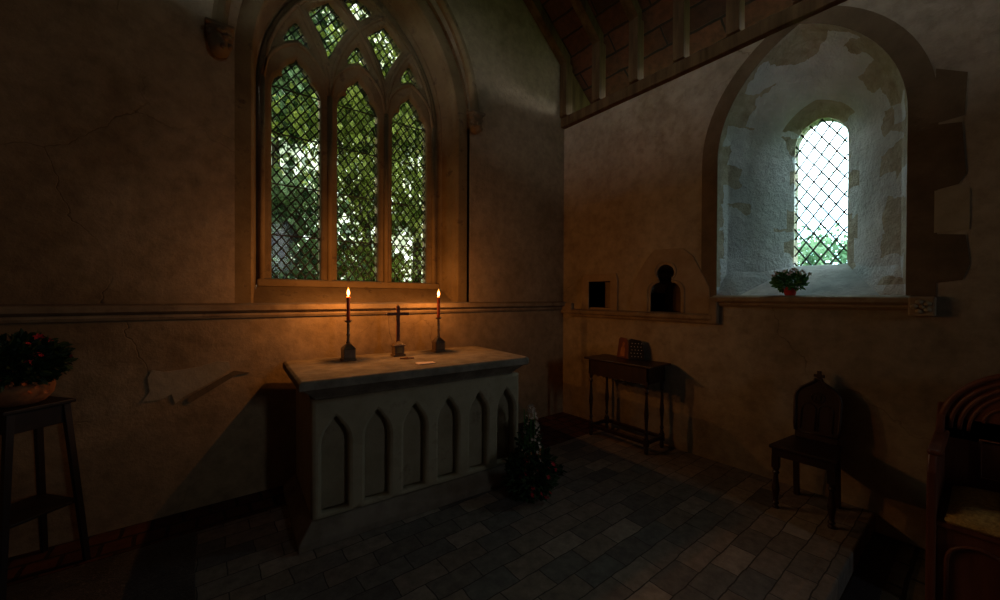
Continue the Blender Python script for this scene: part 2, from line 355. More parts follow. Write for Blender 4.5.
# wall plate beam and rafters with their vertical ashlar posts
pl = tag(box_obj('wall_plate_beam', XS - .07, XS + .12, YW, YE, 3.68, 3.80, W_roof, bevel=.008), 'long oak beam on top of the side wall under the rafters', 'roof beam')
ys = [3.37, 2.86, 2.37, 1.88, 1.40, .92, .44, -.04]
names = ['against the gable wall in the corner', 'second from the gable wall', 'third from the gable wall', 'fourth from the gable wall',
         'fifth from the gable wall, above the splayed window', 'sixth from the gable wall', 'above the carved chair', 'nearest the carved stall']
for i, y in enumerate(ys):
    t = tag(empty('roof_rafter', (XS, y, 3.80)), 'oak roof rafter with upright foot, ' + names[i], 'rafter', 'oak rafters above the side wall')
    w = .055; o = XS
    MB().box(-.10, .02, -w, w, 0, .66).build('upright_post', W_roof, t, bevel=.006)
    x0, x1 = XS - .02, CX + .02
    z = lambda x: ZK + SL * (XS - .06 - x)
    V = []
    for x in (x0, x1):
        for yy in (-w, w):
            V += [(x - o, yy, z(x) - 3.80), (x - o, yy, z(x) + .155 - 3.80)]
    MB().add(V, [(0, 1, 3, 2), (4, 6, 7, 5), (0, 4, 5, 1), (2, 3, 7, 6), (0, 2, 6, 4), (1, 5, 7, 3)]).build('sloping_rafter', W_roof, t, bevel=.006)

# ------------------------------------------------------------------ east window
w1 = empty('window_1', (0, 0, 0)); struct(w1)
F1 = arch(1.205, .835, 3.26, 1.33, 1.60)
loft([(W0, 0), (W0, .045), (arch(EC, .925, 3.29, 1.46, 1.425), .045), (arch(EC, .915, 3.29, 1.45, 1.43), .055), (arch(EC, .905, 3.285, 1.44, 1.435), .085), (arch(EC - .01, .895, 3.28, 1.42, 1.45), .11),
      (arch(1.215, .86, 3.27, 1.36, 1.57), .25), (arch(1.21, .85, 3.27, 1.35, 1.58), .255), (F1, .30), (F1, .44)], S_win, 'splayed_reveal', w1, ME(YE))
MB().add([(EC - 1.03, YE, 1.413), (EC + 1.03, YE, 1.413), (EC + .96, YE + .085, 1.433), (1.205 + .90, YE + .26, 1.578), (1.205 + .90, YE + .44, 1.598), (1.205 - .90, YE + .44, 1.598), (1.205 - .90, YE + .26, 1.578), (EC - .96, YE + .085, 1.433)],
         [(0, 1, 2, 7), (7, 2, 3, 6), (6, 3, 4, 5)]).build('window_sill', S_win, w1)
# tracery: mullions branch into intersecting arcs
m0, dm, z0, RT = .405, .525, 3.24, 1.25
ms = [m0 + dm * i for i in range(4)]
lights = [(ms[i] + .0725, ms[i + 1] - .0725) for i in range(3)]
bars = []
def arcpts(cx, r, x_from, x_to, n=60):
    out = []
    for k in range(n + 1):
        x = x_from + (x_to - x_from) * k / n; q = r * r - (x - cx) ** 2
        if q >= 0: out.append((x, z0 + math.sqrt(q)))
    return out
for i in range(4):
    if i < 3: bars.append(arcpts(ms[i] + RT, RT, ms[i], (ms[i] + ms[3]) / 2 if i == 0 else (ms[i] + ms[3]) / 2))
    if i > 0: bars.append(arcpts(ms[i] - RT, RT, ms[i], (ms[i] + ms[0]) / 2))
sub = []
for i in range(3):
    a, b = ms[i], ms[i + 1]; r = .40; zs_ = z0 + .06
    for s_, cx in ((a, a + r), (b, b - r)):
        sub.append([(s_ + (((a + b) / 2) - s_) * k / 30, zs_ + math.sqrt(max(0, r * r - (s_ + (((a + b) / 2) - s_) * k / 30 - cx) ** 2))) for k in range(31)])
BP = np.array([p for b in bars for p in b]); SP = np.array([p for b in sub for p in b])
def cell(seed, wb=.066, ws=.042, n=40):
    out = []
    for k in range(n):
        a = 2 * PI * k / n; d = np.array([math.cos(a), math.sin(a)]); t = 0
        while t < 1:
            q = np.array(seed) + d * t
            if np.min(np.hypot(*(BP - q).T)) < wb or np.min(np.hypot(*(SP - q).T)) < ws: break
            t += .004
        out.append(tuple(np.array(seed) + d * t))
    return out
holes = []
HEAD = [(0, 0), (.015, .05), (.06, .10), (.14, .135), (.21, .14), (.20, .165), (.23, .205), (.30, .245), (.40, .275), (.47, .30), (.5, .33)]
for (a, b) in lights:
    W = b - a; L = [(a, 1.65)] + [(a + u * W, 3.24 + v) for u, v in HEAD]
    holes.append(L + [(a + b - x, z) for x, z in L[-2::-1]])
mid = [(ms[i] + ms[i + 1]) / 2 for i in range(3)]
for x in mid: holes.append(cell((x, 3.78), n=30))
holes.append(cell((ms[1], 3.97))); holes.append(cell((ms[2], 3.97))); holes.append(cell(((ms[1] + ms[2]) / 2, 4.24), n=30))
TR0 = .27
plate('tracery', F1, holes, TR0, TR0 + .13, ME(YE), S_win, w1, bevel=.028)
# slender shafts on mullions
mm = MB()
for x in ms: mm.tube([(x, YE + TR0 - .005, 1.62), (x, YE + TR0 - .005, 3.30)], .022, 8)
for b in bars + sub: mm.tube([(x, YE + TR0, z) for x, z in b[::4] + [b[-1]]], .018, 8)
mm.build('tracery_rolls', S_win, w1, smooth=True)
box_obj('frame_sill', 1.205 - .84, 1.205 + .84, YE + TR0 - .03, YE + .44, 1.58, 1.645, S_win, w1, bevel=.015)
def inside(poly, x, z):
    r = False; n = len(poly)
    for i in range(n):
        x1, z1 = poly[i]; x2, z2 = poly[(i + 1) % n]
        if (z1 > z) != (z2 > z) and x < (x2 - x1) * (z - z1) / (z2 - z1) + x1: r = not r
    return r
def lattice(poly, w, h, M, d, wd=.004, th=.004):
    # diamond leads x/w +- z/h = integer, kept inside poly
    mb = MB(); xs = [p[0] for p in poly]; zs = [p[1] for p in poly]
    x0, x1, zl, zh = min(xs), max(xs), min(zs), max(zs)
    for sg in (1, -1):
        ks = [x / w + sg * z / h for x in (x0, x1) for z in (zl, zh)]
        for k in range(math.floor(min(ks)), math.ceil(max(ks)) + 1):
            run = None
            n = 160
            for i in range(n + 1):
                z = zl + (zh - zl) * i / n; x = (k - sg * z / h) * w
                ok = inside(poly, x, z)
                if ok: run = [(x, z), (x, z)] if run is None else [run[0], (x, z)]
                if (not ok or i == n) and run is not None:
                    (ax, az), (bx, bz) = run
                    if abs(bz - az) > 1e-4:
                        dv = Vector((bx - ax, bz - az)).normalized(); nv = Vector((-dv.y, dv.x)) * wd
                        mb.prism([(ax + nv.x, az + nv.y), (ax - nv.x, az - nv.y), (bx - nv.x, bz - nv.y), (bx + nv.x, bz + nv.y)], d - th, d + th, M)
                    run = None
    return mb
G1 = arch(1.205, .80, 3.26, 1.29, 1.64)
GE = leaded_glass('old_green_glass', .074, .098, 'X', [(0, (.14, .16, .125, 1)), (.35, (.42, .42, .33, 1)), (.7, (.26, .27, .21, 1)), (1, (.62, .62, .56, 1))])
plate('leaded_panes', G1, [], .325, .329, ME(YE), GE, w1)
lattice(G1, .074, .098, ME(YE), .322, .005).build('lead_lattice', M_lead, w1)
sb = MB()
for z in (2.02, 2.45, 2.88, 3.27): sb.box(.41, 1.99, YE + .306, YE + .316, z - .005, z + .005)
sb.build('saddle_bars', M_iron, w1)
# hood mould on carved stops
hood = arch(1.215, 1.10, 3.37, 1.62, 3.33)
hm = MB(); hp = [(x, YE - .03, z) for x, z in hood]; hm.tube(hp, .05, 8)
struct(hm.build('trim_5', S_win, smooth=False))
def corbel(x, z, label, s=1):
    t = tag(empty('carved_corbel', (x, YE, z)), label, 'corbel')
    b = MB(); b.lathe([(.02, -.11), (.05, -.09), (.065, -.05), (.07, 0), (.062, .04), (.075, .05), (.08, .07), (.07, .08)], (0, -.06, 0), 14)
    r2 = random.Random(int(z * 100) + int(x * 10))
    for k in range(16):
        a = r2.uniform(-PI, 0); zz = r2.uniform(-.07, .05); rr = .066
        b.lathe([(.004, -.018), (.016, -.01), (.02, 0), (.015, .012), (.004, .018)], (rr * math.cos(a), -.06 + rr * math.sin(a), zz), 7)
    b.build('carved_head', S_band if s else S_niche, t, smooth=True)
    MB().box(-.085, .085, -.13, 0, .07, .10).build('abacus', S_band, t, bevel=.01)
corbel(.115, 3.30, 'carved stone corbel head at the left end of the tall window hood')
corbel(2.30, 3.34, 'carved stone corbel head at the right end of the tall window hood')
# ------------------------------------------------------------------ string courses
def prof_band(name, axis, fix, a0, a1, zb, zt, out=.075):
    # moulded ledge: flat top, fillet, hollow, roll; built as an extruded profile
    t = zt - zb
    pr = [(0, zb), (.022, zb + .004), (.034, zb + t * .22), (.030, zb + t * .40), (.050, zb + t * .46), (out, zb + t * .60), (out, zb + t * .90), (out - .008, zt), (0, zt + .012)]
    V = []; n = len(pr)
    for a in (a0, a1):
        for d, z in pr: V.append((a, fix - d, z) if axis == 'X' else (fix - d, a, z))
    F = [tuple(range(n)), tuple(range(n, 2 * n))[::-1]] + [(i, (i + 1) % n, n + (i + 1) % n, n + i) for i in range(n)]
    return struct(mesh_obj(name, V, F, S_str))
prof_band('trim_7', 'X', YE, XN, XS, 1.335, 1.435)
prof_band('trim_8', 'Y', XS, 1.57, 3.27, 1.255, 1.345, .06)
prof_band('trim_9', 'Y', XS, .33, 1.57, 1.425, 1.512, .06)
struct(box_obj('trim_10', XS - .055, XS, 1.525, 1.60, 1.26, 1.50, S_str, bevel=.012))
struct(box_obj('trim_11', XS - .055, XS, 3.25, YE, 1.30, 1.43, S_str, bevel=.012))
t = tag(empty('carved_stop', (XS, .275, 1.45)), 'square stone stop carved with a flower at the end of the window ledge', 'carving')
MB().box(-.07, 0, -.06, .06, -.062, .066).build('block', S_niche, t, bevel=.01)
fl = MB()
for k in range(5):
    a = 2 * PI * k / 5; fl.lathe([(.004, -.016), (.017, -.008), (.02, 0), (.017, .008), (.004, .016)], (-.072, .032 * math.cos(a), .032 * math.sin(a)), 8)
fl.lathe([(.003, -.014), (.014, 0), (.003, .014)], (-.076, 0, 0), 8); fl.build('carved_flower', S_quoin, t, smooth=True)

# ------------------------------------------------------------------ south lancet
w2 = empty('window_2'); struct(w2)
GS = arch(.952, .170, 2.88, .21, 1.81)
rings = [(S0, 0), (arch(SCN, .560, 2.75, .90, 1.525, cut=(.10, .22)), .13), (arch(.952, .36, 2.82, .5, 1.665, cut=(.05, .08)), .40), (arch(.952, .188, 2.885, .235, 1.80), .64), (arch(.952, .185, 2.885, .23, 1.80), .75)]
# embrasure material: limewash over rubble with bare stone quoins at both edges
emb, nt, b = mat('embrasure_plaster'); src = P_white
tc = N(nt, 'TexCoord'); O = tc.outputs['Object']; sp = N(nt, 'SeparateXYZ'); nt.links.new(O, sp.inputs[0])
n1 = N(nt, 'TexNoise', Scale=3.0, Detail=8.0, Roughness=.6); n2 = N(nt, 'TexNoise', Scale=11.0, Detail=8.0, Roughness=.7); n3 = N(nt, 'TexNoise', Scale=6.0, Detail=3.0)
wb_ = N(nt, 'TexNoise', Scale=7.0, Detail=3.0); nt.links.new(O, wb_.inputs['Vector']); ws_ = N(nt, 'VectorMath', operation='MULTIPLY_ADD'); nt.links.new(wb_.outputs['Color'], ws_.inputs[0]); ws_.inputs[1].default_value = (.14, .14, .14); nt.links.new(O, ws_.inputs[2])
vs = N(nt, 'VectorMath', operation='MULTIPLY'); nt.links.new(ws_.outputs[0], vs.inputs[0]); vs.inputs[1].default_value = (.4, 1, 3.2)
vo = N(nt, 'TexVoronoi', Scale=1.6); nt.links.new(vs.outputs[0], vo.inputs['Vector'])
for n in (n1, n2, n3): nt.links.new(O, n.inputs['Vector'])
col = ramp(nt, n1.outputs['Fac'], [(.3, (.42, .42, .39, 1)), (.7, (.64, .64, .60, 1))])
def Mth(op, a, b_=None, c_=None):
    n = N(nt, 'Math', operation=op)
    for i, v in enumerate((a, b_, c_)):
        if v is None: continue
        if hasattr(v, 'node'): nt.links.new(v, n.inputs[i])
        else: n.inputs[i].default_value = v
    return n.outputs[0]
dx = Mth('SUBTRACT', sp.outputs[0], XS)
spc = N(nt, 'SeparateColor'); nt.links.new(vo.outputs['Color'], spc.inputs[0])
e1 = Mth('MULTIPLY_ADD', spc.outputs[0], .30, -.06); e1 = Mth('MULTIPLY_ADD', n3.outputs['Fac'], .16, e1)
q1 = Mth('LESS_THAN', dx, e1)
e2 = Mth('MULTIPLY_ADD', spc.outputs[1], -.42, .86); q2 = Mth('GREATER_THAN', dx, e2)
q = Mth('MAXIMUM', q1, q2); q = Mth('MULTIPLY', q, Mth('GREATER_THAN', sp.outputs[2], 1.60))
scol = ramp(nt, n2.outputs['Fac'], [(.3, (.27, .22, .14, 1)), (.7, (.46, .40, .29, 1))])
col = mix(nt, q, col, scol)
nt.links.new(col, b.inputs['Base Color']); b.inputs['Roughness'].default_value = .95; b.inputs['Specular IOR Level'].default_value = .1
hh = Mth('MULTIPLY_ADD', q, -.5, n2.outputs['Fac']); bp = N(nt, 'Bump', Strength=1.0, Distance=.045); nt.links.new(hh, bp.inputs['Height']); nt.links.new(bp.outputs[0], b.inputs['Normal'])
loft(rings, emb, 'splayed_embrasure', w2, MS(XS), smooth=False)
sv = []
bot = [(0, .598, 1.52), (.13, .46, 1.525), (.40, .31, 1.665), (.64, .188, 1.80), (.75, .185, 1.80)]
for d, hw, z in bot: sv += [(XS + d, .952 - hw, z), (XS + d, .952 + hw, z)]
mesh_obj('sloping_sill', sv, [(2 * i, 2 * i + 1, 2 * i + 3, 2 * i + 2) for i in range(4)], P_white, w2)
GSm = leaded_glass('pale_clear_glass', .105, .155, 'Y', [(0, (.52, .64, .62, 1)), (.5, (.78, .85, .86, 1)), (1, (.64, .75, .76, 1))])
plate('leaded_panes', arch(.952, .186, 2.885, .232, 1.80), [], .655, .659, MS(XS), GSm, w2)
lattice(arch(.952, .186, 2.885, .232, 1.80), .105, .155, MS(XS), .652, .006).build('lead_lattice', M_lead, w2)
sb = MB()
for z in (2.05, 2.33, 2.61, 2.86): sb.box(XS + .642, XS + .648, .775, 1.13, z - .004, z + .004)
sb.build('saddle_bars', M_iron, w2)
# flush ring of bare stones round the opening on the wall face
def face_plate(name, poly, mat_, th=.006, holes=()):
    return plate(name, poly, list(holes), -th, 0, MS(XS), mat_)
So = [(y, min(z, 3.69)) for y, z in arch(SCN, .735, 2.75, 1.10, 1.51)]; Si = arch(SCN, .600, 2.75, 1.002, 1.51)
struct(face_plate('trim_12', So + Si[::-1], S_band))
qs = [([(.23, 2.62), (.12, 2.60), (.10, 2.28), (.13, 2.22), (.23, 2.20)], S_band), ([(.24, 1.92), (.10, 1.90), (.08, 1.72), (.11, 1.62), (.24, 1.60)], S_band),
      ([(.23, 2.195), (.13, 2.215), (.085, 2.18), (.085, 1.93), (.23, 1.925)], S_quoin), ([(.23, 2.98), (.10, 2.90), (.11, 2.64), (.23, 2.63)], S_band)]
n_t = 13
for poly, m_ in qs:
    struct(face_plate('trim_%d' % n_t, poly, m_, .007)); n_t += 1

# ------------------------------------------------------------------ aumbry and piscina
a = empty('wall_cupboard_recess', (XS, 2.85, 1.35)); tag(a, 'small square stone framed recess in the side wall near the corner', 'wall recess')
plate('stone_surround', [(y - 2.85, z - 1.35) for y, z in [(2.60, 1.35), (3.11, 1.35), (3.11, 1.70), (3.09, 1.775), (2.62, 1.775), (2.60, 1.70)]], [[(y - 2.85, z - 1.35) for y, z in AUM]], -.02, .0, MS(0), S_niche, a, bevel=.006)
def recess(poly, dep, oy, oz, parent, m_):
    V = [(0, y - oy, z - oz) for y, z in poly] + [(dep, y - oy, z - oz) for y, z in poly]; n = len(poly)
    mesh_obj('recess_lining', V, [(i, (i + 1) % n, n + (i + 1) % n, n + i) for i in range(n)] + [tuple(range(n, 2 * n))], m_, parent)
recess(AUM, .30, 2.85, 1.35, a, S_niche)
MB().box(.0, .28, -.14, .15, .012, .03).build('shelf_slab', S_niche, a)
a = empty('piscina_niche', (XS, 2.045, 1.35)); tag(a, 'stone niche with a dark trefoil headed opening left of the bright window', 'wall niche')
SUR = [(1.60, 1.35), (2.44, 1.35), (2.42, 1.58), (2.35, 1.76), (2.24, 1.92), (2.16, 2.0), (1.86, 1.985), (1.76, 1.90), (1.68, 1.74), (1.61, 1.60)]
plate('stone_surround', [(y - 2.045, z - 1.35) for y, z in SUR], [[(y - 2.045, z - 1.35) for y, z in TRE]], -.012, .0, MS(0), S_niche, a, bevel=.004)
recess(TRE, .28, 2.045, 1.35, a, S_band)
tr2 = MB(); 
tr2.tube([(-.014, (y - 2.045) * 1.22, (z - 1.35) * 1.06) for y, z in TRE], .009, 6); tr2.build('trefoil_moulding', S_niche, a, smooth=True)

# plaster patches on the east wall
def east_patch(poly, m_, th=.006): 
    global n_t
    o = struct(plate('trim_%d' % n_t, poly, [], -th, 0, ME(YE), m_)); n_t += 1; return o
east_patch([(-.27, .95), (-.25, 1.005), (-.19, .985), (-.10, .99), (.0, 1.0), (.10, 1.03), (.17, 1.02), (.18, .965), (.09, .90), (.02, .86), (-.09, .80), (-.13, .76), (-.15, .83), (-.21, .80), (-.30, .80), (-.26, .86)], S_quoin)
east_patch([(-.07, .775), (-.055, .80), (.20, .95), (.30, .925), (.21, .915), (-.05, .755)], S_band, .010)

# ------------------------------------------------------------------ altar
al = tag(empty('stone_altar', (.45, 2.455, 0), math.radians(-3.4)), 'long stone altar with six pointed blind niches along its front', 'altar')
LN, DP = 1.725, .90
MB().add([(0, 0, 0), (LN, 0, 0), (LN, DP - .02, 0), (0, DP - .02, 0), (.0, .0, .05), (LN, .0, .05), (LN, DP - .02, .05), (0, DP - .02, .05),
          (.075, .075, .125), (LN - .05, .075, .125), (LN - .05, DP - .03, .125), (.075, DP - .03, .125)],
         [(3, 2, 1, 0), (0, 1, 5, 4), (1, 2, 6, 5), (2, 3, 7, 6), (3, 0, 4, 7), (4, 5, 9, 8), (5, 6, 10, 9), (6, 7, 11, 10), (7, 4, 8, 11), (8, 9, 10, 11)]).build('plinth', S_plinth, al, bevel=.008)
bx0, bx1, by = .085, LN - .055, .085
box_obj('body', bx0 + .002, bx1 - .002, by + .085, DP - .04, .12, .86, S_altar, al)
holes = []
ncx = [bx0 + .135 + i * .2635 for i in range(6)]
for c in ncx:
    hw = .082; L = [(c - hw, .150), (c - hw, .575), (c - hw + .006, .62), (c - hw + .025, .665), (c - hw + .052, .70), (c - .012, .73), (c, .742)]
    holes.append(L + [(2 * c - x, z) for x, z in L[-2::-1]])
plate('niched_front', [(bx0, .12), (bx1, .12), (bx1, .86), (bx0, .86)], holes, by, by + .09, ME(0), S_altar, al, bevel=.021)
sl = MB()
Vs = []
for z, i_ in ((.862, .10), (.875, .095), (.935, .03), (.945, 0), (.985, 0), (1.0, .018)):
    r_ = .03 + 0
    x0, x1, y0, y1 = i_, LN - i_ + .02, i_, DP
    Vs += [(x0, y0, z), (x1 - .05, y0, z), (x1, y0 + .05, z), (x1, y1, z), (x0, y1, z)]
Fs = [(4, 3, 2, 1, 0), (25, 26, 27, 28, 29)]
for k in range(5):
    for j in range(5): Fs.append((k * 5 + j, k * 5 + (j + 1) % 5, k * 5 + 5 + (j + 1) % 5, k * 5 + 5 + j))
mesh_obj('altar_slab', Vs, Fs, S_slab, al, bevel=.005)

# ------------------------------------------------------------------ candles and cross
def flame_light(p):
    l = bpy.data.lights.new('candle_light', 'POINT'); l.energy = CANDLE_W; l.color = (1.0, .37, .08); l.shadow_soft_size = .006
    o = bpy.data.objects.new('candle_light', l); C.objects.link(o); o.location = p
FL = emit('candle_flame', (1.0, .30, .035, 1), 1.6, alpha=1); FC = emit('flame_core', (1.0, .75, .35, 1), 6.0, alpha=1)
def candlestick(x, y, label):
    t = tag(empty('candlestick', (x, y, 1.0)), label, 'candlestick', 'candlesticks on the altar')
    b = MB(); b.box(-.05, .05, -.05, .05, 0, .018); b.box(-.044, .044, -.044, .044, .018, .085); b.frustum((0, 0, .085), .050, .050, (0, 0, .097), .044, .044)
    b.frustum((0, 0, .097), .044, .044, (0, 0, .135), .012, .012); b.build('base', M_brass, t, bevel=.004)
    b = MB(); b.lathe([(.010, .13), (.018, .14), (.011, .15), (.011, .19), (.017, .20), (.011, .21), (.0105, .27), (.013, .278), (.009, .286), (.010, .295)], n=14); b.build('stem', M_brass, t, smooth=True)
    MB().lathe([(.008, .293), (.026, .302), (.029, .312), (.024, .310), (.010, .304)], n=18).build('drip_pan', M_brass, t, smooth=True)
    c = tag(empty('candle', (x, y, 1.304)), 'lit red candle in the ' + ('left' if x < 1.3 else 'right') + ' candlestick on the altar', 'candle', 'lit candles on the altar')
    MB().lathe([(.0135, 0), (.0135, .05), (.013, .19), (.010, .196), (.004, .195)], n=16).build('wax', M_wax, c, smooth=True)
    MB().tube([(0, 0, .19), (.001, 0, .208)], .0014, 6).build('wick', M_iron, c)
    f = MB().lathe([(.002, .198), (.0115, .208), (.0145, .222), (.011, .240), (.005, .257), (.001, .268)], n=16).build('flame', FL, c, smooth=True)
    MB().lathe([(.001, .203), (.006, .212), (.0078, .223), (.005, .238), (.001, .250)], n=14).build('flame_core', FC, f, smooth=True)
    flame_light((x, y, 1.304 + .224))
candlestick(.915, 3.09, 'dark square based candlestick at the left of the altar cross')
candlestick(1.71, 3.09, 'dark square based candlestick at the right of the altar cross')
t = tag(empty('altar_cross', (1.315, 3.07, 1.0)), 'dark slender standing cross on a square foot in the middle of the altar', 'cross')
b = MB(); b.box(-.05, .05, -.045, .045, 0, .02); b.box(-.042, .042, -.038, .038, .02, .085); b.box(-.052, .052, -.046, .046, .085, .097); b.frustum((0, 0, .097), .042, .038, (0, 0, .125), .012, .012); b.build('base', M_brass, t, bevel=.004)
MB().frustum((0, -.0385, .03), .022, .002, (0, -.0385, .075), .022, .002).build('inlay', mottled('dull_gold', (.2, .14, .05, 1), (.3, .2, .08, 1), 20, rough=.4), t)
b = MB(); b.box(-.015, .015, -.007, .007, .12, .42); b.box(-.095, .095, -.0065, .0065, .342, .366); b.build('cross', W_red, t, bevel=.002)
for p_ in ((-.095, 0, .3535), (.095, 0, .3535), (0, 0, .425)): MB().lathe([(.003, -.009), (.011, 0), (.003, .010)], p_, 8).build('arm_tip', M_brass, t, smooth=True)
b = MB(); b.tube([(-.082, -.007, .345), (-.084, -.008, .28), (-.078, -.008, .20), (-.05, -.006, .13)], .0016, 6); b.build('chain', M_brass, t)
# wooden hand cross lying and folded paper
t = empty('hand_cross', (1.31, 2.88, 1.0), -.3); tag(t, 'small brown wooden cross lying on the altar in front of the standing cross', 'cross')
MB().box(-.055, .055, -.007, .007, .003, .012).box(-.012, .002, -.03, .03, .004, .013).build('wooden_body', W_red, t, bevel=.003)
MB().lathe([(.003, -.004), (.007, 0), (.003, .004)], (.0, 0, .014), 8).build('boss', M_brass, t)
t = empty('altar_card', (1.33, 2.60, 1.0), -.06); tag(t, 'pale folded card lying on the altar slab', 'card')
MB().box(-.07, .07, -.03, .03, .002, .0035).build('lower_leaf', M_paper, t)
V = [(-.07, -.03, .005), (.07, -.03, .005), (.07, .03, .0045), (-.07, .03, .012), (-.07, -.03, .0062), (.07, -.03, .0062), (.07, .03, .0057), (-.07, .03, .0132)]
mesh_obj('upper_leaf', V, [(3, 2, 1, 0), (4, 5, 6, 7), (0, 1, 5, 4), (1, 2, 6, 5), (2, 3, 7, 6), (3, 0, 4, 7)], M_paper, t)

# ------------------------------------------------------------------ foliage tools
def leaves(rs, pts_fn, n, L, W, name, m_, parent=None, fold=.25):
    V = []; F = []
    for i in range(n):
        p, d = pts_fn(rs); d = d.normalized()
        s = d.cross(Vector((rs.uniform(-1, 1), rs.uniform(-1, 1), rs.uniform(-1, 1)))).normalized(); up = s.cross(d)
        l = L * rs.uniform(.6, 1.3); w = W * rs.uniform(.6, 1.3); k = len(V)
        V += [p, p + d * l * .35 + s * w * .5 + up * fold * w, p + d * l * .7 + s * w * .42 + up * fold * w, p + d * l, p + d * l * .7 - s * w * .42 + up * fold * w, p + d * l * .35 - s * w * .5 + up * fold * w]
        F += [(k, k + 1, k + 2, k + 3), (k, k + 3, k + 4, k + 5)]
    return mesh_obj(name, V, F, m_, parent)
def dome(cx, cy, cz, rx, ry, rz, shell=.5, lo=-1):
    def f(rs):
        while True:
            v = Vector((rs.uniform(-1, 1), rs.uniform(-1, 1), rs.uniform(lo, 1)))
            if shell < v.length < 1: break
        return Vector((cx + v.x * rx, cy + v.y * ry, cz + v.z * rz)), v + Vector((rs.uniform(-.6, .6), rs.uniform(-.6, .6), rs.uniform(-.4, .6)))
    return f
def bloom(pm, p, r, rs, n=6):
    # one flower head, a mesh of its own under its plant
    name, m_, parent = pm; mb = MB(); c0 = p; p = Vector((0, 0, 0))
    ax = Vector((rs.uniform(-.6, .6), rs.uniform(-1, 0), rs.uniform(.1, 1))).normalized(); a = ax.orthogonal().normalized(); bb = ax.cross(a)
    for k in range(n):
        t = 2 * PI * k / n; d = a * math.cos(t) + bb * math.sin(t); e = a * math.cos(t + PI / n) + bb * math.sin(t + PI / n); g = a * math.cos(t - PI / n) + bb * math.sin(t - PI / n)
        mb.add([p, p + e * r * .6 + ax * r * .25, p + d * r + ax * r * .35, p + g * r * .6 + ax * r * .25], [(0, 1, 2, 3)])
    mb.lathe([(.1 * r, 0), (.25 * r, .15 * r), (.05 * r, .3 * r)], p, 6); mb.build(name, m_, parent, loc=c0)

# ------------------------------------------------------------------ plant stand, pot with flowers (left)
st = tag(empty('plant_stand', (-.735, 3.16, 0), math.radians(8)), 'tall black four legged wooden plant stand at the left edge', 'plant stand')
top, foot = .115, .165
MB().box(-.14, .14, -.135, .135, .905, .925).build('top', W_black, st, bevel=.004)
st.rotation_euler.z = math.radians(40)
b = MB(); b.box(-top, top, -top, -top + .018, .80, .905); b.box(-top, top, top - .018, top, .80, .905); b.box(-top, -top + .018, -top, top, .80, .905); b.box(top - .018, top, -top, top, .80, .905); b.build('apron', W_black, st, bevel=.003)
for sx in (-1, 1):
    for sy in (-1, 1):
        f = foot if (sx, sy) != (-1, 1) else foot
        MB().frustum((sx * f, sy * f, 0), .012, .012, (sx * (top - .008), sy * (top - .008), .905), .015, .015).build('leg', W_black, st, bevel=.002)
kf = foot + (top - foot) * .36 / .905
MB().box(-kf, kf, -kf, kf, .345, .36).build('shelf', W_black, st, bevel=.003)
pt = tag(empty('flower_bowl', (-.755, 3.15, .925)), 'wide terracotta bowl of dark leaves and red flowers on the tall black stand', 'flower pot')
MB().lathe([(.075, 0), (.10, .012), (.128, .05), (.135, .09), (.128, .115), (.118, .113), (.122, .09), (.10, .07)], n=28).build('bowl', M_terra, pt, smooth=True)
rs = random.Random(3)
leaves(rs, dome(-.02, -.02, .22, .20, .20, .13, .15, -.6), 1100, .05, .03, 'foliage', M_leaf, pt)
b = ('red_flower', M_redf, pt)
for k in range(26):
    a = rs.uniform(0, 2 * PI); r = rs.uniform(.4, 1.0); zz = rs.uniform(.12, .36) if r < .8 else rs.uniform(.12, .3)
    bloom(b, Vector((-.02 + .22 * r * math.cos(a), -.02 + .21 * r * math.sin(a), zz)), rs.uniform(.012, .024), rs)
b = ('orange_flower', M_orf, pt)
for k in range(14):
    a = rs.uniform(-2.6, -.3); bloom(b, Vector((.15 * math.cos(a), .15 * math.sin(a), rs.uniform(.05, .14))), .012, rs)
b = MB()
for k in range(10):
    a = rs.uniform(0, 2 * PI); b.tube([(0, 0, .08), (.1 * math.cos(a), .1 * math.sin(a), .2), (.19 * math.cos(a), .18 * math.sin(a), .26)], .003, 5)
b.build('stems', M_leaf, pt)

# ------------------------------------------------------------------ arrangement at the altar's right end
ar = tag(empty('flower_arrangement', (2.00, 2.16, 0)), 'pyramid of greenery with pale sprays on the floor at the altar right end', 'flower arrangement')
MB().lathe([(.07, 0), (.09, .02), (.085, .08), (.06, .09)], n=20).build('container', W_black, ar, smooth=True)
leaves(rs, dome(0, 0, .15, .20, .16, .19, .2, -.75), 1500, .05, .026, 'foliage', M_leafm, ar)
leaves(rs, dome(0, .02, .36, .09, .08, .18, .1, -1), 380, .04, .018, 'upper_foliage', M_leafm, ar)
b = MB()
for k in range(12):
    a = rs.uniform(0, 2 * PI); x, y = .05 * math.cos(a), .05 * math.sin(a); b.tube([(0, 0, .08), (x, y, .3), (x * 1.2, y, rs.uniform(.5, .68))], .0025, 5)
b.build('stems', M_leafg, ar)
b = ('pale_flower', M_pale, ar)
for k in range(90):
    z = rs.uniform(.28, .68); r = .10 * (1 - (z - .28) / .5); a = rs.uniform(0, 2 * PI); bloom(b, Vector((r * math.cos(a), r * math.sin(a), z)), .014, rs, 5)
b = ('red_flower', M_redf, ar)
for k in range(20):
    a = rs.uniform(PI, 2 * PI); z = rs.uniform(.02, .3); r = .2 * math.sqrt(max(.05, 1 - ((z - .13) / .2) ** 2)); bloom(b, Vector((r * math.cos(a), r * math.sin(a), z)), .018, rs)
b = ('orange_flower', M_orf, ar)
for k in range(30):
    a = rs.uniform(PI, 2 * PI); z = rs.uniform(.1, .38); r = .16 * (1 - z / .6); bloom(b, Vector((r * math.cos(a), r * math.sin(a), z)), .014, rs)
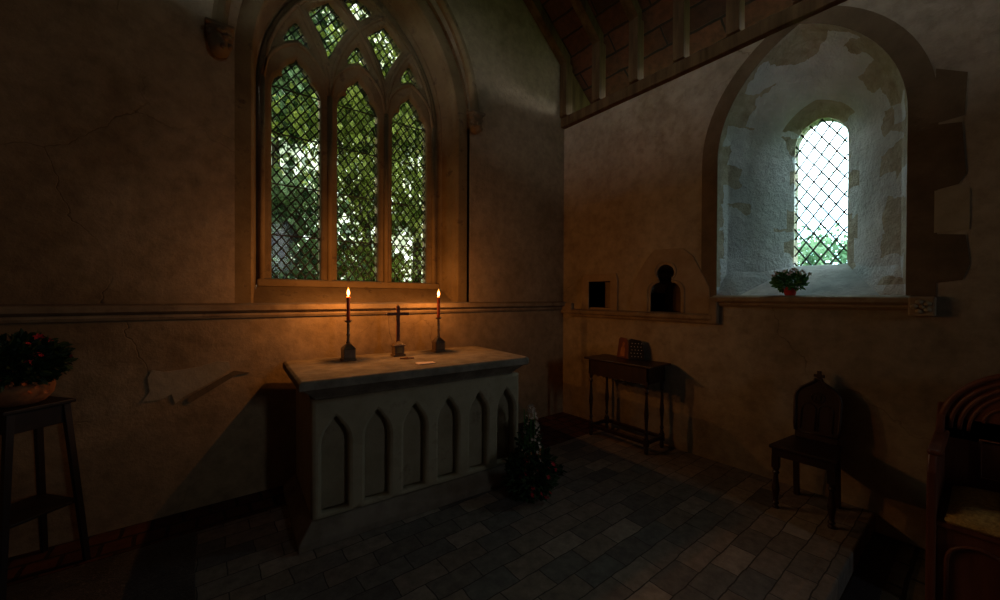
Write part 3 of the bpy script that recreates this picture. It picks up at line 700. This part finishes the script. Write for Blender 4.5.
sp_ = tag(empty('fallen_sprig', (2.36, 2.26, 0)), 'dark leafy sprig lying on the floor right of the greenery', 'sprig')
MB().tube([(-.12, 0, .01), (0, .01, .015), (.09, 0, .01)], .003, 5).build('stem', M_leaf, sp_)
leaves(rs, dome(0, 0, .022, .10, .035, .02, 0, -.9), 70, .04, .02, 'leaves', M_leaf, sp_)

# ------------------------------------------------------------------ side table in the corner
def turned_leg(z0_, z1_, r=.017):
    h = z1_ - z0_; P = [(.9, 0), (.9, .04), (.55, .07), (.95, .12), (.6, .16), (.75, .3), (1.05, .45), (.75, .6), (.55, .80), (1.0, .85), (.6, .9), (.9, .93), (.9, 1)]
    return [(r * a, z0_ + h * t_) for a, t_ in P]
tb = tag(empty('credence_table', (3.505, 2.35, 0)), 'small dark oak side table with turned legs against the wall in the corner', 'table')
MB().box(-.185, .185, -.40, .40, .83, .85).build('top', W_dark, tb, bevel=.005)
b = MB(); b.box(-.155, -.137, -.35, .35, .67, .83); b.box(.137, .155, -.35, .35, .67, .83); b.box(-.155, .155, -.35, -.332, .67, .83); b.box(-.155, .155, .332, .35, .67, .83)
for k in range(9): b.prism([(-.33 + .075 * k, .67), (-.33 + .075 * (k + 1) - .005, .67), (-.33 + .075 * (k + .5), .655)], -.155, -.14, MS(0))
b.build('frieze', W_dark, tb, bevel=.003)
for sx in (-.14, .14):
    for sy in (-.33, .33):
        b = MB(); b.lathe(turned_leg(.14, .68, .021), (sx, sy, 0), 14); b.box(sx - .02, sx + .02, sy - .02, sy + .02, .07, .145); b.box(sx - .02, sx + .02, sy - .02, sy + .02, .67, .70)
        b.lathe([(.014, 0), (.022, .02), (.018, .05), (.012, .07)], (sx, sy, 0), 12); b.build('leg', W_dark, tb, bevel=.002)
for sx in (-.14, .14): box_obj('stretcher', sx - .013, sx + .013, -.33, .33, .09, .125, W_dark, tb, bevel=.003)
for sy in (-.33, .33): box_obj('stretcher', -.14, .14, sy - .013, sy + .013, .09, .125, W_dark, tb, bevel=.003)
# diptych icon on the table
ic = tag(empty('folding_picture', (3.58, 2.36, .85)), 'small round topped folding picture standing on the corner side table', 'picture')
def leaf_panel(y0, y1, m_, fig, yo):
    L = [(y0, 0), (y0 + .01, .13), (y0 + .03, .19), (y0 + .06, .215), (y1 - .02, .22), (y1, .2), (y1 + .005, 0)]
    o = MB().prism(L, -.012, .0, MS(0)).build('leaf', m_, ic, bevel=.004)
    return o
l1 = leaf_panel(.0, .16, W_red, None, 0)
b = MB().prism([(.05, .02), (.115, .02), (.11, .10), (.095, .13), (.10, .155), (.083, .175), (.066, .155), (.07, .13), (.055, .10)], -.015, -.011, MS(0)); b.build('painted_figure', mottled('old_gold_paint', (.32, .12, .04, 1), (.45, .2, .07, 1), 30, rough=.5), l1)
l1.rotation_euler = (0, math.radians(8), math.radians(-12)); l1.location = (0, 0, .0)
l2 = MB().prism([(-.16, 0), (-.15, .15), (-.12, .2), (-.02, .215), (0, .2), (0, 0)], -.012, 0, MS(0)).build('leaf', W_black, ic, bevel=.004)
l2.rotation_euler = (0, math.radians(8), math.radians(25))
b = MB()
for i in range(4):
    for j in range(5): b.lathe([(.002, -.004), (.006, 0), (.002, .004)], (-.014, -.13 + .032 * i + (.008 if j % 2 else 0), .03 + .034 * j), 6)
b.build('white_dots', M_white, l2)

# ------------------------------------------------------------------ carved side chair
ch = tag(empty('hall_chair', (3.43, .785, 0)), 'dark carved gothic hall chair with pointed back and finial against the side wall', 'chair')
V = [(-.215, -.19), (.165, -.145), (.165, .145), (-.215, .19)]
MB().prism([(x, y) for x, y in V], .43, .455, Matrix.Identity(4)).build('seat', W_dark, ch, bevel=.006)
b = MB(); b.prism([(-.20, -.175), (.15, -.135), (.15, .135), (-.20, .175)], .375, .43, Matrix.Identity(4)); b.build('seat_rail', W_dark, ch, bevel=.004)
for sy in (-1, 1):
    b = MB(); b.lathe(turned_leg(.0, .30, .024), (-.175, sy * .155, 0), 14); b.box(-.198, -.152, sy * .155 - .022, sy * .155 + .022, .29, .38); b.build('leg', W_dark, ch, bevel=.002)
    b = MB(); b.add([(.16, sy * .12 - .017, 0), (.195, sy * .12 - .017, 0), (.195, sy * .12 + .017, 0), (.16, sy * .12 + .017, 0), (.125, sy * .12 - .017, .40), (.155, sy * .12 - .017, .40), (.155, sy * .12 + .017, .40), (.125, sy * .12 + .017, .40)],
                    [(3, 2, 1, 0), (4, 5, 6, 7), (0, 1, 5, 4), (1, 2, 6, 5), (2, 3, 7, 6), (3, 0, 4, 7)]).build('leg', W_dark, ch, bevel=.002)
Mb = Matrix.Translation((.135, 0, .455)) @ Matrix.Rotation(math.radians(9), 4, 'Y') @ MS(0)
half = [(.125, 0), (.128, .05), (.135, .10), (.14, .30), (.132, .335), (.105, .375), (.06, .405), (.025, .43), (.02, .45)]
outl = half + [(-y, z) for y, z in half[::-1]]
bk = MB().prism(outl, -.004, .022, Mb).build('backrest', W_dark, ch, bevel=.004)
b = MB()
b.tube([Mb @ Vector((y * .96, z, -.008)) for y, z in outl[1:-1]], .010, 8)
for yy in (-.05, .05):
    p_ = circ(yy, .22, .042, 0, 180, 10); b.tube([Mb @ Vector((a_, c_, -.006)) for a_, c_ in [(yy + .042, .07)] + p_ + [(yy - .042, .07)]], .005, 6)
b.tube([Mb @ Vector((a_, c_, -.006)) for a_, c_ in circ(0, .31, .038, 0, 360, 16)], .005, 6)
b.tube([Mb @ Vector((a_, c_, -.006)) for a_, c_ in circ(0, .31, .016, 0, 360, 10)], .006, 6)
for k in range(4):
    aa = PI / 4 + k * PI / 2; b.tube([Mb @ Vector((.016 * math.cos(aa), .31 + .016 * math.sin(aa), -.006)), Mb @ Vector((.038 * math.cos(aa), .31 + .038 * math.sin(aa), -.006))], .004, 6)
b.tube([Mb @ Vector((-.12, .045, -.006)), Mb @ Vector((.12, .045, -.006))], .007, 6)
b.build('carving', W_dark, bk, smooth=True)
b = MB(); b.prism([(-.012, .44), (.012, .44), (.012, .462), (.032, .462), (.032, .484), (.012, .484), (.014, .510), (-.014, .510), (-.012, .484), (-.032, .484), (-.032, .462), (-.012, .462)], -.004, .018, Mb); b.build('finial', W_dark, ch, bevel=.003)

# ------------------------------------------------------------------ bishop's stall at the right edge
ss = tag(empty('carved_stall', (3.0, -.19, LOW)), 'large reddish carved wooden armchair with arched back and woven cushion at the right edge', 'armchair')
D0, D1, HWs = 0.0, .64, .385
for sy in (-1, 1):
    pr = [(0.0, 0), (.66, 0), (.66, 1.0), (.56, .93), (.50, .86), (.42, .83), (.10, .83), (.05, .82), (.03, .78), (.0, .74)]
    Mx = Matrix(((1, 0, 0, 0), (0, 0, 1, sy * HWs - (.03 if sy > 0 else -.0)), (0, 1, 0, 0), (0, 0, 0, 1)))
    b = MB().prism(pr, -.0, .035, Mx); b.build('arm_panel', W_red, ss, bevel=.008)
    box_obj('arm_rest', .02, .56, sy * HWs - (.05 if sy > 0 else .035), sy * HWs + (.008 if sy > 0 else .05), .82, .85, W_red, ss, bevel=.012)
box_obj('front_panel', .03, .055, -HWs + .03, HWs - .03, .03, .46, W_red, ss, bevel=.004)
b = MB()
for y0 in (-.33, -.11, .11): 
    p_ = [(y0, .08), (y0, .30)] + circ(y0 + .105, .30, .105, 180, 0, 10) + [(y0 + .21, .08)]
    b.tube([(.022, y, z) for y, z in p_], .010, 6)
b.build('front_carving', W_red, ss, smooth=True)
box_obj('seat', .02, .60, -HWs + .02, HWs - .02, .46, .49, W_red, ss, bevel=.006)
box_obj('back_panel', .585, .625, -HWs, HWs, .49, .93, W_red, ss, bevel=.004)
ax = circ(0, .86, HWs, 0, 180, 28)
MB().prism([(HWs, .80)] + ax + [(-HWs, .80)], .585, .625, MS(0)).build('arched_head', W_red, ss, bevel=.004)
b = MB()
for r_, rr in ((HWs - .01, .016), (HWs - .05, .011), (HWs - .085, .011), (HWs - .12, .008)):
    b.tube([(.582, y, z) for y, z in circ(0, .86, r_, 0, 180, 28)], rr, 8)
for y0 in (-.22, .02):
    b.tube([(.582, y, z) for y, z in [(y0, .60), (y0 + .2, .60), (y0 + .2, .82), (y0, .82), (y0, .60)]], .008, 6)
for y0 in (-.11, .11): b.tube([(.582, y, z) for y, z in circ(y0, .92, .10, 0, 180, 12)], .008, 6)
b.build('arch_moulding', W_red, ss, smooth=True)
cu = tag(empty('seat_cushion', (3.27, -.19, LOW + .4905)), 'yellow brown woven cushion on the carved armchair seat', 'cushion')
V = []; F = []; n = 12
for i in range(n + 1):
    for j in range(n + 1):
        u, v = -1 + 2 * i / n, -1 + 2 * j / n; e = (1 - u ** 4) * (1 - v ** 4); V.append((u * .25, v * .32, .045 + .05 * e ** .5))
for i in range(n + 1):
    for j in range(n + 1):
        u, v = -1 + 2 * i / n, -1 + 2 * j / n; V.append((u * .25, v * .32, .0))
k0 = (n + 1) ** 2
for i in range(n):
    for j in range(n):
        q = i * (n + 1) + j; F.append((q, q + n + 1, q + n + 2, q + 1)); F.append((k0 + q, k0 + q + 1, k0 + q + n + 2, k0 + q + n + 1))
for i in range(n):
    for (p0, p1) in ((i * (n + 1), (i + 1) * (n + 1)), ((i + 1) * (n + 1) + n, i * (n + 1) + n), (i + 1, i), (n * (n + 1) + i, n * (n + 1) + i + 1)):
        F.append((p1, p0, k0 + p0, k0 + p1))
mesh_obj('stuffed_pad', V, F, M_cush, cu, smooth=True)
MB().tube([(-.25, -.32, .02), (.25, -.32, .02), (.25, .32, .02), (-.25, .32, .02), (-.25, -.32, .02)], .012, 8).build('piping', M_cush, cu, smooth=True)

# ------------------------------------------------------------------ pot plant on the sill
pp = tag(empty('potted_plant', (XS + .06, 1.01, 1.524)), 'white flowered green plant in a red pot on the bright window ledge', 'pot plant')
MB().lathe([(.034, 0), (.038, .01), (.044, .05), (.049, .052), (.049, .066), (.042, .066), (.040, .055)], n=24).build('pot', M_redpot, pp, smooth=True)
leaves(rs, dome(0, 0, .115, .10, .10, .07, .2, -.9), 380, .04, .026, 'foliage', M_leafg, pp)
b = MB()
for k in range(16):
    a = rs.uniform(0, 2 * PI); b.tube([(0, 0, .05), (.05 * math.cos(a), .05 * math.sin(a), .13), (.09 * math.cos(a), .09 * math.sin(a), .17)], .0015, 5)
b.build('stems', M_leafg, pp)
b = ('flower', M_pale, pp)
for k in range(34):
    a = rs.uniform(0, 2 * PI); r = rs.uniform(.03, .14); bloom(b, Vector((r * math.cos(a), r * math.sin(a), .205 - r * .3 + rs.uniform(-.01, .02))), rs.uniform(.014, .022), rs, 5)

# ------------------------------------------------------------------ outdoors
struct(box_obj('ground', -40, 60, -40, 60, -.7, -.5, M_grass))
def tree(x, y, h, r, n, m_, label, seed, lsz=.16, lo=.12):
    t = tag(empty('leafy_tree', (x, y, -.5)), label, 'tree', 'trees outside the windows')
    rs_ = random.Random(seed)
    b = MB(); b.tube([(0, 0, 0), (.05, .03, h * .35), (-.04, 0, h * .6), (0, .05, h * .85)], .022 * h, 10, .02)
    for k in range(7):
        a = rs_.uniform(0, 2 * PI); z = h * rs_.uniform(.3, .7); b.tube([(0, 0, z), (r * .4 * math.cos(a), r * .4 * math.sin(a), z + .4), (r * .75 * math.cos(a), r * .75 * math.sin(a), z + 1.1)], .05, 6, .015)
    b.build('trunk', M_bark, t, smooth=True)
    cl = [(rs_.gauss(0, r * .45), rs_.gauss(0, r * .4), h * rs_.uniform(lo, .95)) for _ in range(int(34 * r))]
    g = np.random.default_rng(seed); C_ = np.array(cl)
    idx = g.integers(0, len(C_), n); P = C_[idx] + g.normal(0, 1, (n, 3)) * np.array([.38, .38, .30])
    d = g.normal(0, 1, (n, 3)); d /= np.linalg.norm(d, axis=1)[:, None]; e = np.cross(d, g.normal(0, 1, (n, 3))); e /= np.linalg.norm(e, axis=1)[:, None]
    s = lsz * g.uniform(.6, 1.3, (n, 1))
    Q = np.stack([P, P + d * s * .5 + e * s * .28, P + d * s, P + d * s * .5 - e * s * .28], 1).reshape(-1, 3)
    Q = Q[:, :]; me = bpy.data.meshes.new('crown'); me.vertices.add(len(Q)); me.vertices.foreach_set('co', Q.ravel())
    me.loops.add(4 * n); me.polygons.add(n); me.loops.foreach_set('vertex_index', np.arange(4 * n)); me.polygons.foreach_set('loop_start', np.arange(0, 4 * n, 4))
    me.update(calc_edges=True); me.materials.append(m_); o = bpy.data.objects.new('crown', me); link(o, t)
tree(.95, 8.4, 4.2, 1.1, 11000, L_c, 'low leafy tree beyond the left light of the tall window', 1)
tree(3.2, 9.4, 8.2, 1.6, 15000, L_a, 'leafy tree beyond the middle light of the tall window', 2)
tree(7.0, 10.4, 8.5, 1.8, 15000, L_b, 'yellow green tree beyond the right light of the tall window', 3)
tree(2.0, 14.5, 12.0, 2.3, 15000, L_c, 'tall tree farther off behind the left light of the tall window', 4, .2, .62)
tree(8.2, 17, 13.0, 2.6, 13000, L_a, 'tallest tree, farthest off behind the right light', 5, .2, .4)
tree(17, 4.6, 4.0, 2.2, 9000, L_c, 'low bushy tree seen through the foot of the narrow window', 6, .2)
